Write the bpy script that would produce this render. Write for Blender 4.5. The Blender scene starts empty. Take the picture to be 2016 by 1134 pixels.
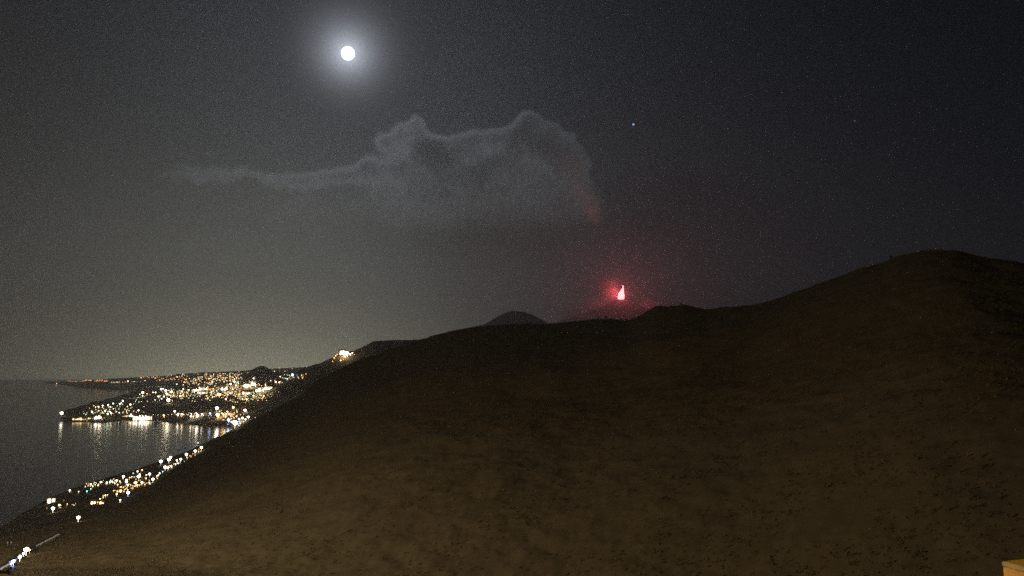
import bpy, bmesh, math, random
import numpy as np
from mathutils import Vector, Matrix, noise as mnoise

C = bpy.context.scene.collection
S = bpy.context.scene
random.seed(7)
R = math.radians

# ------------------------------------------------------------------ camera
H = 250.0                       # eye height above the sea, metres
FPX = 1456.0                    # focal length of the photograph in its own pixels
EYE = 735.0                     # row of the eye level
PITCH = math.atan((EYE - 567) / FPX)
cam = bpy.data.objects.new('camera', bpy.data.cameras.new('camera'))
C.objects.link(cam)
cam.location = (0, 0, H)
cam.rotation_euler = (math.pi / 2 + PITCH, 0, 0)
cam.data.sensor_width = 36
cam.data.lens = 36 * FPX / 2016
cam.data.clip_start = 0.5
cam.data.clip_end = 300000
S.camera = cam


def ray(px, py):
    """direction of a point of the photograph, scaled to horizontal length 1"""
    u = (px - 1008) / FPX
    v = (567 - py) / FPX
    d = Vector((u, math.cos(PITCH) - v * math.sin(PITCH), math.sin(PITCH) + v * math.cos(PITCH)))
    return d / math.hypot(d.x, d.y)


def at(px, py, D):
    return Vector((0, 0, H)) + ray(px, py) * D


# ------------------------------------------------------------------ node helpers
class NT:
    def __init__(self, tree):
        self.t = tree

    def n(self, typ, **kw):
        nd = self.t.nodes.new(typ)
        for k, v in kw.items():
            setattr(nd, k, v)
        return nd

    def l(self, a, b):
        self.t.links.new(a, b)

    def put(self, sock, v):
        if isinstance(v, bpy.types.NodeSocket):
            self.t.links.new(v, sock)
        else:
            sock.default_value = v

    def m(self, op, a, b=0.0, c=0.0, clamp=False):
        nd = self.t.nodes.new('ShaderNodeMath')
        nd.operation = op
        nd.use_clamp = clamp
        for i, v in enumerate((a, b, c)):
            self.put(nd.inputs[i], v)
        return nd.outputs[0]

    def v(self, op, a, b=(0, 0, 0)):
        nd = self.t.nodes.new('ShaderNodeVectorMath')
        nd.operation = op
        self.put(nd.inputs[0], a)
        if op == 'SCALE':
            self.put(nd.inputs['Scale'], b)
        else:
            self.put(nd.inputs[1], b)
        return nd.outputs['Value'] if op in ('DOT_PRODUCT', 'LENGTH', 'DISTANCE') else nd.outputs['Vector']


# ------------------------------------------------------------------ moonlight, sky, exposure
MOON = ray(685, 105).normalized()
m_el = math.asin(MOON.z)
m_az = math.atan2(MOON.x, MOON.y)
sun = bpy.data.objects.new('moonlight', bpy.data.lights.new('moonlight', 'SUN'))
C.objects.link(sun)
sun.data.energy = 0.10
sun.data.angle = R(0.5)
sun.data.color = (0.78, 0.87, 1.0)
sun.rotation_euler = (-MOON).to_track_quat('-Z', 'Y').to_euler()

W = bpy.data.worlds.new('World')
S.world = W
W.use_nodes = True
wt = W.node_tree
wt.nodes.clear()
w = NT(wt)
tc = w.n('ShaderNodeTexCoord').outputs['Generated']
d = w.v('NORMALIZE', tc)
# moon aureole in thin high air
ang = w.m('ARCCOSINE', w.m('MINIMUM', w.v('DOT_PRODUCT', d, tuple(MOON)), 0.999999))


def lobe(a, amp, width_deg):
    return w.m('MULTIPLY', w.m('EXPONENT', w.m('DIVIDE', a, -R(width_deg))), amp)


def col(f, c):
    return w.v('SCALE', c, f)


el = w.m('ARCSINE', w.n('ShaderNodeSeparateXYZ').outputs[2])
sep = wt.nodes[-1] if wt.nodes[-1].type == 'SEPXYZ' else [q for q in wt.nodes if q.type == 'SEPXYZ'][0]
w.l(d, sep.inputs[0])
ela = w.m('ABSOLUTE', el)


def glow(px, amp, w_az, w_el):
    """light-polluted air over a town: centred on one azimuth, fading with height"""
    g = ray(px, EYE)
    flat = w.v('NORMALIZE', w.v('MULTIPLY', d, (1, 1, 0)))
    a = w.m('ARCCOSINE', w.m('MINIMUM', w.v('DOT_PRODUCT', flat, (g.x, g.y, 0)), 0.999999))
    q = w.m('DIVIDE', a, R(w_az))
    ga = w.m('EXPONENT', w.m('MULTIPLY', w.m('MULTIPLY', q, q), -1.0))
    ge = w.m('EXPONENT', w.m('DIVIDE', ela, -R(w_el)))
    return w.m('MULTIPLY', w.m('MULTIPLY', ga, ge), amp)


parts = [
    col(lobe(ang, 1.35, 1.05), (0.80, 0.87, 1.0)),
    col(lobe(ang, 0.115, 4.3), (0.76, 0.84, 1.0)),
    col(glow(490, 0.74, 13.5, 4.2), (1.0, 0.95, 0.64)),
    col(glow(620, 0.050, 17, 7.5), (0.95, 0.97, 0.95)),
    col(glow(900, 0.011, 45, 10), (1.0, 0.93, 0.92)),
]
# warm low sky glow added behind the viewer as fill for the hillside
gb = Vector((-0.75, -0.62, 0.12)).normalized()
ab = w.m('ARCCOSINE', w.m('MINIMUM', w.v('DOT_PRODUCT', d, tuple(gb)), 0.999999))
qb = w.m('DIVIDE', ab, R(42))
parts.append(col(w.m('MULTIPLY', w.m('EXPONENT', w.m('MULTIPLY', w.m('MULTIPLY', qb, qb), -1.0)), 0.075), (1.0, 0.74, 0.42)))
sky = w.n('ShaderNodeTexSky', sky_type='NISHITA')
sky.sun_disc = False
sky.sun_elevation = m_el
sky.sun_rotation = m_az
parts.append(w.v('SCALE', sky.outputs[0], 0.0004))
tot = (0.0001, 0.0007, 0.0028)
for p in parts:
    tot = w.v('ADD', p, tot)
bg = w.n('ShaderNodeBackground')
w.l(tot, bg.inputs[0])
bg.inputs[1].default_value = 1.0
w.l(bg.outputs[0], w.n('ShaderNodeOutputWorld').inputs[0])
W.cycles.sampling_method = 'MANUAL'
W.cycles.sample_map_resolution = 512

S.view_settings.view_transform = 'Standard'
S.view_settings.look = 'None'
S.view_settings.exposure = 0
S.view_settings.gamma = 1
S.view_settings.use_curve_mapping = False
cy = S.cycles
cy.max_bounces = 4
cy.diffuse_bounces = 2
cy.glossy_bounces = 2
cy.transmission_bounces = 1
cy.volume_bounces = 3
cy.transparent_max_bounces = 8
cy.sample_clamp_indirect = 0.5
cy.sample_clamp_direct = 8
cy.volume_step_rate = 1.0
cy.volume_max_steps = 256
cy.use_denoising = False          # the grain left in the dark sky is like the photograph's own
cy.use_light_tree = True


# ------------------------------------------------------------------ tagging and materials
def tag(o, label=None, cat=None, group=None, kind=None):
    if label: o['label'] = label
    if cat: o['category'] = cat
    if group: o['group'] = group
    if kind: o['kind'] = kind
    return o


def mat(name, color, rough=0.9, spec=0.3):
    mt = bpy.data.materials.new(name)
    mt.use_nodes = True
    b = mt.node_tree.nodes['Principled BSDF']
    b.inputs['Base Color'].default_value = (*color, 1)
    b.inputs['Roughness'].default_value = rough
    b.inputs['Specular IOR Level'].default_value = spec
    return mt


def noisy(name, c1, c2, scale, rough=0.95, bump=0.0, c3=None, scale3=1.0):
    mt = mat(name, c1, rough, 0.1)
    t = NT(mt.node_tree)
    b = mt.node_tree.nodes['Principled BSDF']
    geo = t.n('ShaderNodeNewGeometry').outputs['Position']
    nz = t.n('ShaderNodeTexNoise')
    nz.inputs['Scale'].default_value = scale
    nz.inputs['Detail'].default_value = 8
    nz.inputs['Roughness'].default_value = 0.65
    t.l(geo, nz.inputs['Vector'])
    r = t.n('ShaderNodeValToRGB')
    r.color_ramp.elements[0].position = 0.38
    r.color_ramp.elements[1].position = 0.62
    r.color_ramp.elements[0].color = (*c1, 1)
    r.color_ramp.elements[1].color = (*c2, 1)
    t.l(nz.outputs[0], r.inputs[0])
    out = r.outputs[0]
    if c3:
        n2 = t.n('ShaderNodeTexNoise')
        n2.inputs['Scale'].default_value = scale3
        n2.inputs['Detail'].default_value = 5
        t.l(geo, n2.inputs['Vector'])
        mx = t.n('ShaderNodeMix', data_type='RGBA')
        f = t.m('MULTIPLY', t.m('SUBTRACT', n2.outputs[0], 0.48), 7.0, clamp=True)
        t.l(f, mx.inputs[0])
        t.l(out, mx.inputs[6])
        mx.inputs[7].default_value = (*c3, 1)
        out = mx.outputs[2]
    t.l(out, b.inputs['Base Color'])
    if bump:
        bp = t.n('ShaderNodeBump')
        bp.inputs['Strength'].default_value = 1.0
        bp.inputs['Distance'].default_value = bump
        t.l(nz.outputs[0], bp.inputs['Height'])
        t.l(bp.outputs[0], b.inputs['Normal'])
    return mt


def glowmat(name, color, strength, sample='NONE'):
    mt = bpy.data.materials.new(name)
    mt.use_nodes = True
    t = NT(mt.node_tree)
    mt.node_tree.nodes.clear()
    e = t.n('ShaderNodeEmission')
    e.inputs[0].default_value = (*color, 1)
    e.inputs[1].default_value = strength
    t.l(e.outputs[0], t.n('ShaderNodeOutputMaterial').inputs[0])
    mt.cycles.emission_sampling = sample
    return mt


def link(name, me, m=None, parent=None):
    o = bpy.data.objects.new(name, me)
    C.objects.link(o)
    if m:
        for q in (m if isinstance(m, (list, tuple)) else [m]):
            me.materials.append(q)
    if parent: o.parent = parent
    return o


def from_bm(name, bm, m=None, parent=None, smooth=False):
    me = bpy.data.meshes.new(name)
    bm.to_mesh(me)
    bm.free()
    if smooth:
        me.shade_smooth()
    return link(name, me, m, parent)


# ------------------------------------------------------------------ fractal noise on numpy arrays
def _hash(ix, iy, seed):
    n = (ix.astype(np.int64) * 374761393 + iy.astype(np.int64) * 668265263 + seed * 1442695041) & 0xffffffff
    n = ((n ^ (n >> 13)) * 1274126177) & 0xffffffff
    n = n ^ (n >> 16)
    return (n & 0xffff) / 65535.0 * 2 - 1


def vnoise(x, y, seed=0):
    ix, iy = np.floor(x), np.floor(y)
    fx, fy = x - ix, y - iy
    fx, fy = fx * fx * (3 - 2 * fx), fy * fy * (3 - 2 * fy)
    a = _hash(ix, iy, seed); b = _hash(ix + 1, iy, seed)
    c = _hash(ix, iy + 1, seed); e = _hash(ix + 1, iy + 1, seed)
    return (a * (1 - fx) + b * fx) * (1 - fy) + (c * (1 - fx) + e * fx) * fy


def fbm(x, y, size, octs=5, seed=0, gain=0.5):
    t = 0; a = 1
    for k in range(octs):
        ca, sa = math.cos(0.7 + 1.1 * k + seed), math.sin(0.7 + 1.1 * k + seed)
        u, v = x * ca - y * sa, x * sa + y * ca
        t = t + a * vnoise(u / size * 2 ** k + 17.3 * k, v / size * 2 ** k - 9.1 * k, seed + k)
        a *= gain
    return t


def sst(a, b, x):
    t = np.clip((x - a) / (b - a), 0, 1)
    return t * t * (3 - 2 * t)


# ------------------------------------------------------------------ near hillside (polar height field round the viewpoint)
def ctrl(rows):
    """rows of (px, py, D) -> arrays az, D, z"""
    az, DD, zz = [], [], []
    for px, py, D in rows:
        r = ray(px, py)
        az.append(math.atan2(r.x, r.y)); DD.append(D); zz.append(H + r.z * D)
    o = np.argsort(az)
    return np.array(az)[o], np.array(DD)[o], np.array(zz)[o]


CREST = [(-400, 1160, 900), (-150, 1098, 1040), (0, 1060, 1130), (100, 1035, 1200), (180, 1012, 1270), (250, 988, 1370), (300, 957, 1480),
         (325, 938, 1540), (350, 917, 1590), (380, 893, 1650), (415, 871, 1700), (450, 849, 1720), (490, 829, 1730), (525, 811, 1730),
         (560, 794, 1720), (585, 783, 1710), (600, 768, 1700), (620, 752, 1690), (650, 734, 1670), (700, 711, 1640), (745, 695, 1620), (790, 681, 1600),
         (850, 661, 1570), (900, 649, 1540), (960, 641, 1510), (1010, 638, 1490), (1080, 638, 1470), (1130, 633, 1450), (1190, 627, 1430),
         (1235, 631, 1400), (1262, 620, 1360), (1290, 603, 1330), (1320, 602, 1310), (1347, 600, 1290), (1370, 605, 1270), (1390, 609, 1255),
         (1440, 604, 1230), (1480, 600, 1200), (1520, 592, 1170), (1560, 577, 1150), (1600, 563, 1120), (1640, 549, 1100), (1670, 538, 1080),
         (1700, 526, 1060), (1735, 519, 1050), (1770, 503, 1030), (1805, 495, 1010), (1840, 490, 1000), (1880, 493, 985), (1920, 502, 975),
         (1965, 509, 960), (2016, 517, 950), (2300, 560, 900), (2700, 640, 850)]
AZ_C, D_C, Z_C = ctrl(CREST)
# where the sight line through the foot of the picture meets the ground
FOOT = [(-400, 1150, 640), (0, 1150, 620), (300, 1150, 560), (700, 1150, 500), (1100, 1150, 440), (1500, 1150, 390), (2016, 1150, 340), (2700, 1150, 300)]
AZ_F, D_F, Z_F = ctrl(FOOT)
SHORE = [(-400, 1168), (-150, 1096), (0, 1043), (95, 985), (135, 967), (170, 955), (220, 939), (270, 925), (330, 905), (370, 889), (410, 870), (450, 850), (500, 828)]


def sea_at(rows):
    az, DD = [], []
    for px, py in rows:
        r = ray(px, py)
        az.append(math.atan2(r.x, r.y)); DD.append(H / -r.z)
    o = np.argsort(az)
    return np.array(az)[o], np.array(DD)[o]


AZ_S, D_S = sea_at(SHORE)


AZG = np.linspace(R(-125), R(60), 3701)                 # 0.05 degree table of crest and foot


def smooth(v, sig_deg):
    k = int(sig_deg / 0.05 * 3)
    g = np.exp(-0.5 * (np.arange(-k, k + 1) * 0.05 / sig_deg) ** 2)
    return np.convolve(np.pad(v, k, mode='edge'), g / g.sum(), mode='valid')


_el = np.interp(AZG, AZ_C, (Z_C - H) / D_C)
DC_T = smooth(np.interp(AZG, AZ_C, D_C), 1.6)
ZC_T = H + smooth(_el, 0.12) * DC_T
ZS_T = H + smooth(_el, 3.0) * DC_T
DF_T = smooth(np.interp(AZG, AZ_F, D_F), 4.0)
ZF_T = smooth(np.interp(AZG, AZ_F, Z_F), 4.0)


def z_near(az, D):
    az = np.asarray(az, float); D = np.asarray(D, float)
    dc = np.interp(az, AZG, DC_T); zc = np.interp(az, AZG, ZC_T); zs = np.interp(az, AZG, ZS_T)
    df = np.interp(az, AZG, DF_T); zf = np.interp(az, AZG, ZF_T)
    ds = np.interp(az, AZ_S, D_S, right=3100)
    x = D * np.sin(az); y = D * np.cos(az)
    # front face: foot -> crest, a little convex
    t = np.clip((D - df) / (dc - df), 0, 1)
    face = zf + (zs - zf) * (t ** 0.92) + (zc - zs) * t ** 5
    big = fbm(x, y, 260, 4, 3) * 9 + np.abs(fbm(x, y * 0.5, 150, 3, 11)) * -4
    face = face + big * np.sin(np.pi * np.clip(t, 0, 1)) ** 0.8 * np.clip((zc - 5) / 120, 0.12, 1)
    # ground between viewer and foot of the picture
    tn = np.clip(D / df, 0, 1)
    near = (H - 6) + (zf - (H - 6)) * tn ** 0.8
    # beyond the crest: steep down for the hill, a gentle shelf to the shore at the left
    ts = np.clip((D - dc) / np.maximum(ds - dc, 60), 0, 1)
    back_l = zc + (2.5 - zc) * ts ** 0.75
    back_l = np.where(D > ds, 2.5 - (D - ds) * 0.12, back_l)
    back_r = zc - (D - dc) * 0.55
    kr = sst(float(ray(430, 860).x / ray(430, 860).y) * 1.0, float(ray(500, 830).x / ray(500, 830).y), np.tan(az))
    back = back_l * (1 - kr) + back_r * kr
    z = np.where(D < df, near, np.where(D < dc, face, back))
    z = z + 90 * np.exp(-((x + 455) ** 2 + (y - 320) ** 2) / 130.0 ** 2)      # unseen knoll left of the frame, added to raise the fill lamps
    rough = fbm(x, y, 16, 3, 31) * 1.0 * np.clip(D / 400, 0.05, 1)
    lowland = np.where((az < math.atan2(ray(430, 860).x, ray(430, 860).y)) & (D > dc), 0.25, 1.0)
    z = z + np.clip(rough * lowland, -3, 3)
    return np.maximum(z, -40)


# ------------------------------------------------------------------ land round the bay, the far coast, the ridges behind
BAY = [(120, 829), (145, 829), (200, 833), (240, 827), (270, 829), (300, 827), (340, 824), (380, 823), (420, 822), (436, 832), (455, 843), (475, 852), (495, 850), (560, 838), (640, 838), (900, 838)]
OUTER = [(105, 829), (120, 818), (150, 811), (185, 799), (225, 789), (262, 776), (290, 769), (320, 765.2), (345, 764.2), (350, 764.1)]
FAR = [(20, 748), (70, 751), (105, 757), (160, 761), (215, 765.5), (270, 765), (330, 764.3), (346, 764.2)]
AZ_B, D_B = sea_at(BAY); AZ_O, D_O = sea_at(OUTER); AZ_FC, D_FC = sea_at(FAR)
A345 = math.atan2(ray(345, 765).x, ray(345, 765).y)


def pts(rows):
    return [at(*r) for r in rows]


RIDGES = [   # crest (px, py, distance), flank slope, roughness
    (pts([(900, 668, 5200), (840, 668, 5000), (790, 669, 4800), (768, 669, 4720), (738, 670.5, 4650), (718, 684, 4600), (704, 688, 4560), (696, 690, 4550), (674, 694, 4520), (662, 702, 4500), (650, 712, 4480),
          (622, 716, 4440), (603, 722, 4400), (584, 733, 4360), (562, 748, 4320), (545, 764, 4280), (524, 786, 4250), (505, 812, 4150), (494, 838, 4000)]), 0.50, 7),
    (pts([(512, 719.5, 6900), (518, 719.5, 6900)]), 0.52, 5),
    (pts([(497, 732, 6900), (540, 733, 6900)]), 0.8, 4),
    (pts([(352, 758, 7400), (375, 753.5, 7400), (398, 755, 7400), (415, 760, 7400)]), 0.35, 4),
    (pts([(650, 722, 9000), (720, 705, 9200), (900, 650, 9500)]), 0.30, 14),
    (pts([(900, 650, 9400), (945, 640, 9400), (975, 633, 9500), (989, 625, 9500), (993, 616, 9500), (1008, 611.5, 9500), (1032, 613, 9500), (1048, 619, 9500), (1066, 631, 9500),
          (1090, 640, 9500), (1200, 650, 9600)]), 0.6, 5),
]


CAP = [(20, 753), (150, 750.5), (250, 744), (300, 739), (360, 736.5), (420, 733), (480, 730.5), (540, 724), (600, 720), (660, 718), (900, 716)]
AZ_CAP = np.array([math.atan2(ray(a, b).x, ray(a, b).y) for a, b in CAP]); EL_CAP = np.array([ray(a, b).z for a, b in CAP])


def z_mid(az, D):
    az = np.asarray(az, float); D = np.asarray(D, float)
    x = D * np.sin(az); y = D * np.cos(az)
    db = np.interp(az, AZ_B, D_B, left=1e6)
    do = np.where(az < A345, np.interp(az, AZ_O, D_O, left=0), 1e6)
    df = np.where(az < A345, np.interp(az, AZ_FC, D_FC), 0)
    df = np.where(az < AZ_FC[0], 1e6, df)
    nzl = fbm(x, y, 900, 3, 61) * 14 - np.clip(D - 15500, 0, 1e9) * 0.03
    wob = fbm(x, y, 220, 4, 5) * 25
    s1 = np.minimum(D - db, do - D) + wob * np.clip((D - db) / 200, 0, 1)
    s2 = np.minimum(D - df, 26000 - D) + wob
    cap = 40 + 60 * sst(math.atan2(ray(260, 780).x, ray(260, 780).y), math.atan2(ray(330, 780).x, ray(330, 780).y), az)
    inland = np.clip(D - 7600, 0, 1e9) * (0.012 + 0.013 * sst(-0.55, -0.35, az)) + np.clip(D - 14000, 0, 1e9) * 0.03 * sst(-0.46, -0.30, az)
    land = np.minimum(s1 * 0.10, cap) + fbm(x, y, 400, 4, 8) * np.clip(s1 / 700, 0, 1) * 10
    elc = np.interp(az, AZ_CAP, EL_CAP)
    top = H + D * elc + nzl
    land = np.where(s1 > 0, np.minimum(land + 2 + inland * (az > A345), top), s1 * 0.1)
    far = np.where(s2 > 0, np.maximum(np.minimum(3 + np.minimum(s2 * 0.02, 35) + inland, top), 4), s2 * 0.05)
    z = np.maximum(land, np.where(az < A345, far, -40))
    nzr = fbm(x, y, 240, 5, 21)
    for P, k, rg in RIDGES:
        best = np.full(x.shape, -1e9)
        for a, b in zip(P[:-1], P[1:]):
            ex, ey = b.x - a.x, b.y - a.y
            t = np.clip(((x - a.x) * ex + (y - a.y) * ey) / (ex * ex + ey * ey), 0, 1)
            q = np.hypot(x - a.x - t * ex, y - a.y - t * ey)
            h = a.z + (b.z - a.z) * t - k * q * (1 - 0.25 * np.clip(q / 1500, 0, 1))
            h = h + nzr * rg * np.clip(q / 160, 0, 3.5)
            best = np.maximum(best, h)
        z = np.maximum(z, best)
    rough = fbm(x, y, 60, 3, 41) * 1.2
    return np.clip(np.where(z > 0.5, z + rough, z), -40, 5000)


def polar_mesh(name, f, az0, az1, na, d0, d1, nd, m):
    az = np.linspace(az0, az1, na)
    dd = nd if isinstance(nd, np.ndarray) else np.exp(np.linspace(math.log(d0), math.log(d1), nd))
    nd = len(dd)
    A, DD = np.meshgrid(az, dd)
    Z = f(A, DD)
    co = np.stack([DD * np.sin(A), DD * np.cos(A), Z], -1).reshape(-1, 3)
    i = np.arange(nd * na).reshape(nd, na)
    q = np.stack([i[:-1, :-1], i[:-1, 1:], i[1:, 1:], i[1:, :-1]], -1).reshape(-1, 4)[:, ::-1]
    keep = co[q][:, :, 2].max(1) > -38
    q = q[keep]
    me = bpy.data.meshes.new(name)
    me.vertices.add(len(co)); me.vertices.foreach_set('co', co.ravel())
    me.loops.add(q.size); me.loops.foreach_set('vertex_index', q.ravel())
    me.polygons.add(len(q)); me.polygons.foreach_set('loop_start', np.arange(0, q.size, 4))
    me.update(); me.validate()
    me.shade_smooth()
    return link(name, me, m)


M_hill = noisy('dry_scrub_ground', (0.145, 0.117, 0.064), (0.160, 0.129, 0.070), 0.05, bump=0.12, c3=(0.138, 0.114, 0.062), scale3=0.03)
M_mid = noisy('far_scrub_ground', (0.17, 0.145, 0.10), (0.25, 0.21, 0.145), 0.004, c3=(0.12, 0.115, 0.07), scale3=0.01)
M_rock = noisy('volcanic_rock', (0.022, 0.020, 0.020), (0.035, 0.032, 0.032), 0.002)

DN = np.exp(np.concatenate([np.linspace(math.log(8), math.log(320), 60)[:-1], np.linspace(math.log(320), math.log(1850), 760)[:-1], np.linspace(math.log(1850), math.log(3300), 60)]))
hill = tag(polar_mesh('hill', z_near, R(-112), R(48), 1500, 8, 3300, DN, M_hill), kind='structure')
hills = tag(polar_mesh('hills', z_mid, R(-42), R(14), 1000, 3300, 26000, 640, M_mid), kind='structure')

# the volcano
VD = 24000
VENT = at(1224, 590, VD)


def volcano_mesh():
    bm = bmesh.new()
    nr, na = 90, 128
    rows = []
    rng = random.Random(3)
    for i in range(nr):
        r = 60 * (11500 / 60) ** (i / (nr - 1))
        row = []
        for j in range(na):
            a = 2 * math.pi * j / na
            zz = VENT.z * math.exp(-max(r - 120, 0) / 6200) - max(0, r - 6500) * 0.13
            zz += mnoise.fractal(Vector((r * math.cos(a), r * math.sin(a), 0)) / 900, 0.8, 2.1, 6) * min(r * 0.06, 60)
            if i == 0: zz -= 30
            row.append(bm.verts.new((r * math.cos(a), r * math.sin(a), zz)))
        rows.append(row)
    for i in range(nr - 1):
        for j in range(na):
            k = (j + 1) % na
            bm.faces.new((rows[i][j], rows[i + 1][j], rows[i + 1][k], rows[i][k]))
    bm.faces.new(rows[0])
    return bm


vol = from_bm('mountain', volcano_mesh(), M_rock, smooth=True)
vol.location = (VENT.x, VENT.y, 0)
tag(vol, 'hazy volcano cone beyond the dark ridge', kind='structure')


def ground_hit(px, py, which=None):
    """where the sight line through a point of the photograph reaches the ground"""
    r = ray(px, py)
    az = math.atan2(r.x, r.y)
    for f, a, b, n in ((z_near, 560, 3250, 500), (z_mid, 3300, 25900, 700)):
        D = np.exp(np.linspace(math.log(a), math.log(b), n))
        zz = f(np.full(n, az), D)
        hit = np.nonzero((H + r.z * D <= zz) & (zz > 0))[0]
        if len(hit):
            k = hit[0]
            if k:
                D = np.linspace(D[k - 1], D[k], 24)
                zz = f(np.full(24, az), D)
                hit = np.nonzero((H + r.z * D <= zz) & (zz > 0))[0]
                k = hit[0] if len(hit) else 23
            return at(px, py, D[k])
    return None


# ------------------------------------------------------------------ sea
def sea():
    bm = bmesh.new()
    for c in ((-30500, -2500), (24500, -2500), (24500, 29500), (-30500, 29500)):
        bm.verts.new((c[0], c[1], 0))
    bm.faces.new(bm.verts)
    mt = bpy.data.materials.new('sea_water')
    mt.use_nodes = True
    t = NT(mt.node_tree)
    b = mt.node_tree.nodes['Principled BSDF']
    b.inputs['Base Color'].default_value = (0.010, 0.016, 0.020, 1)
    b.inputs['Roughness'].default_value = 0.13
    b.inputs['IOR'].default_value = 1.333
    geo = t.n('ShaderNodeNewGeometry').outputs['Position']
    n1 = t.n('ShaderNodeTexNoise'); n1.inputs['Scale'].default_value = 0.05; n1.inputs['Detail'].default_value = 4
    t.l(geo, n1.inputs['Vector'])
    bp = t.n('ShaderNodeBump'); bp.inputs['Strength'].default_value = 0.22; bp.inputs['Distance'].default_value = 1.0
    t.l(n1.outputs[0], bp.inputs['Height'])
    t.l(bp.outputs[0], b.inputs['Normal'])
    return tag(from_bm('sea', bm, mt), kind='structure')


sea()


# ------------------------------------------------------------------ scrub on the hillside (uncountable)
def scrub():
    rng = np.random.default_rng(5)
    N = 20000
    az = rng.uniform(R(-41), R(42), N * 3)
    dc = np.interp(az, AZG, DC_T); df = np.interp(az, AZG, DF_T)
    t = rng.uniform(0, 1.012, N * 3)
    D = df + (dc - df) * t
    x, y = D * np.sin(az), D * np.cos(az)
    keep = (fbm(x, y, 45, 3, 77) + rng.uniform(-0.5, 0.5, N * 3)) > -0.25
    x, y, az, D = x[keep][:N], y[keep][:N], az[keep][:N], D[keep][:N]
    z = z_near(az, D)
    # a denser fringe along the skyline
    ac = rng.uniform(R(-19), R(38), 2600)
    Dc = np.interp(ac, AZG, DC_T) * rng.uniform(0.985, 1.003, 2600)
    x, y = np.concatenate([x, Dc * np.sin(ac)]), np.concatenate([y, Dc * np.cos(ac)])
    z = np.concatenate([z, z_near(ac, Dc)])
    n = len(x)
    K = 22
    size = rng.uniform(0.5, 1.4, n) * (1 + (rng.random(n) > 0.93) * 0.5)
    v = rng.normal(size=(n, K, 3))
    v /= np.linalg.norm(v, axis=2, keepdims=True)
    v *= rng.uniform(0.55, 1.0, (n, K, 1))
    v *= size[:, None, None] * np.array([1.1, 1.1, 0.8])
    c = np.stack([x, y, z + size * 0.25], 1)[:, None, :] + v
    s = size[:, None, None] * 0.24
    tri = c[:, :, None, :] + rng.normal(size=(n, K, 3, 3)) * s[..., None]
    co = tri.reshape(-1, 3)
    me = bpy.data.meshes.new('scrub')
    nt = len(co) // 3
    me.vertices.add(len(co)); me.vertices.foreach_set('co', co.ravel())
    me.loops.add(nt * 3); me.loops.foreach_set('vertex_index', np.arange(nt * 3))
    me.polygons.add(nt); me.polygons.foreach_set('loop_start', np.arange(0, nt * 3, 3))
    me.update()
    m = noisy('scrub_leaves', (0.15, 0.122, 0.062), (0.20, 0.165, 0.08), 0.15)
    tag(link('scrub', me, m), 'low dark scrub covering the hillside', 'scrub', kind='stuff')


scrub()

# ------------------------------------------------------------------ the few trees that stand up from the skyline
M_leaf = noisy('tree_leaves', (0.05, 0.055, 0.025), (0.09, 0.09, 0.04), 0.6)
M_bark = noisy('tree_bark', (0.06, 0.045, 0.03), (0.10, 0.08, 0.055), 2.0)
for px, hgt, lab in ((1178, 5.0, 'low bushy tree, first of three on the ridge left of the lava'), (1193, 7.5, 'taller bushy tree on the ridge just left of the lava'), (1222, 5.5, 'small tree on the ridge directly below the lava'),
                     (1233, 4.2, 'smallest tree on the ridge, right beside the one below the lava'), (1341, 4.0, 'lone low tree on the flat-topped knoll right of the lava'), (1762, 4.5, 'lone tree at the foot of the highest summit')):
    a_ = math.atan2(ray(px, 620).x, ray(px, 620).y)
    D_ = float(np.interp(a_, AZG, DC_T)) * 0.997
    x_, y_ = D_ * math.sin(a_), D_ * math.cos(a_)
    root = bpy.data.objects.new('ridge_tree', None); C.objects.link(root)
    root.location = (x_, y_, float(z_near(a_, D_)) - 0.3)
    tag(root, lab, 'tree', 'trees on the ridge skyline')
    rg_ = np.random.default_rng(px)
    bm = bmesh.new()
    bmesh.ops.create_cone(bm, cap_ends=True, segments=8, radius1=.22, radius2=.08, depth=hgt * .7, matrix=Matrix.Translation((0, 0, hgt * .35)))
    for k in range(5):
        q = rg_.uniform(0, 6.28)
        bmesh.ops.create_cone(bm, cap_ends=True, segments=5, radius1=.09, radius2=.03, depth=hgt * .45,
                              matrix=Matrix.Translation((0.5 * math.cos(q), 0.5 * math.sin(q), hgt * .55)) @ Matrix.Rotation(q, 4, 'Z') @ Matrix.Rotation(0.8, 4, 'Y'))
    from_bm('trunk', bm, M_bark, root)
    n_ = 900
    cl = rg_.normal(size=(9, 3)) * np.array([1.1, 1.1, .7]) * hgt * .2 + np.array([0, 0, hgt * .68])
    c_ = cl[rg_.integers(0, 9, n_)] + rg_.normal(size=(n_, 3)) * hgt * .1
    tri = (c_[:, None, :] + rg_.normal(size=(n_, 3, 3)) * .2).reshape(-1, 3)
    me = bpy.data.meshes.new('crown'); me.from_pydata(tri.tolist(), [], np.arange(n_ * 3).reshape(-1, 3).tolist())
    link('crown', me, M_leaf, root)

# ------------------------------------------------------------------ moon and stars
def ball(name, radius, m, sub=3):
    bm = bmesh.new()
    bmesh.ops.create_icosphere(bm, subdivisions=sub, radius=radius)
    return from_bm(name, bm, m, smooth=True)


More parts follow.
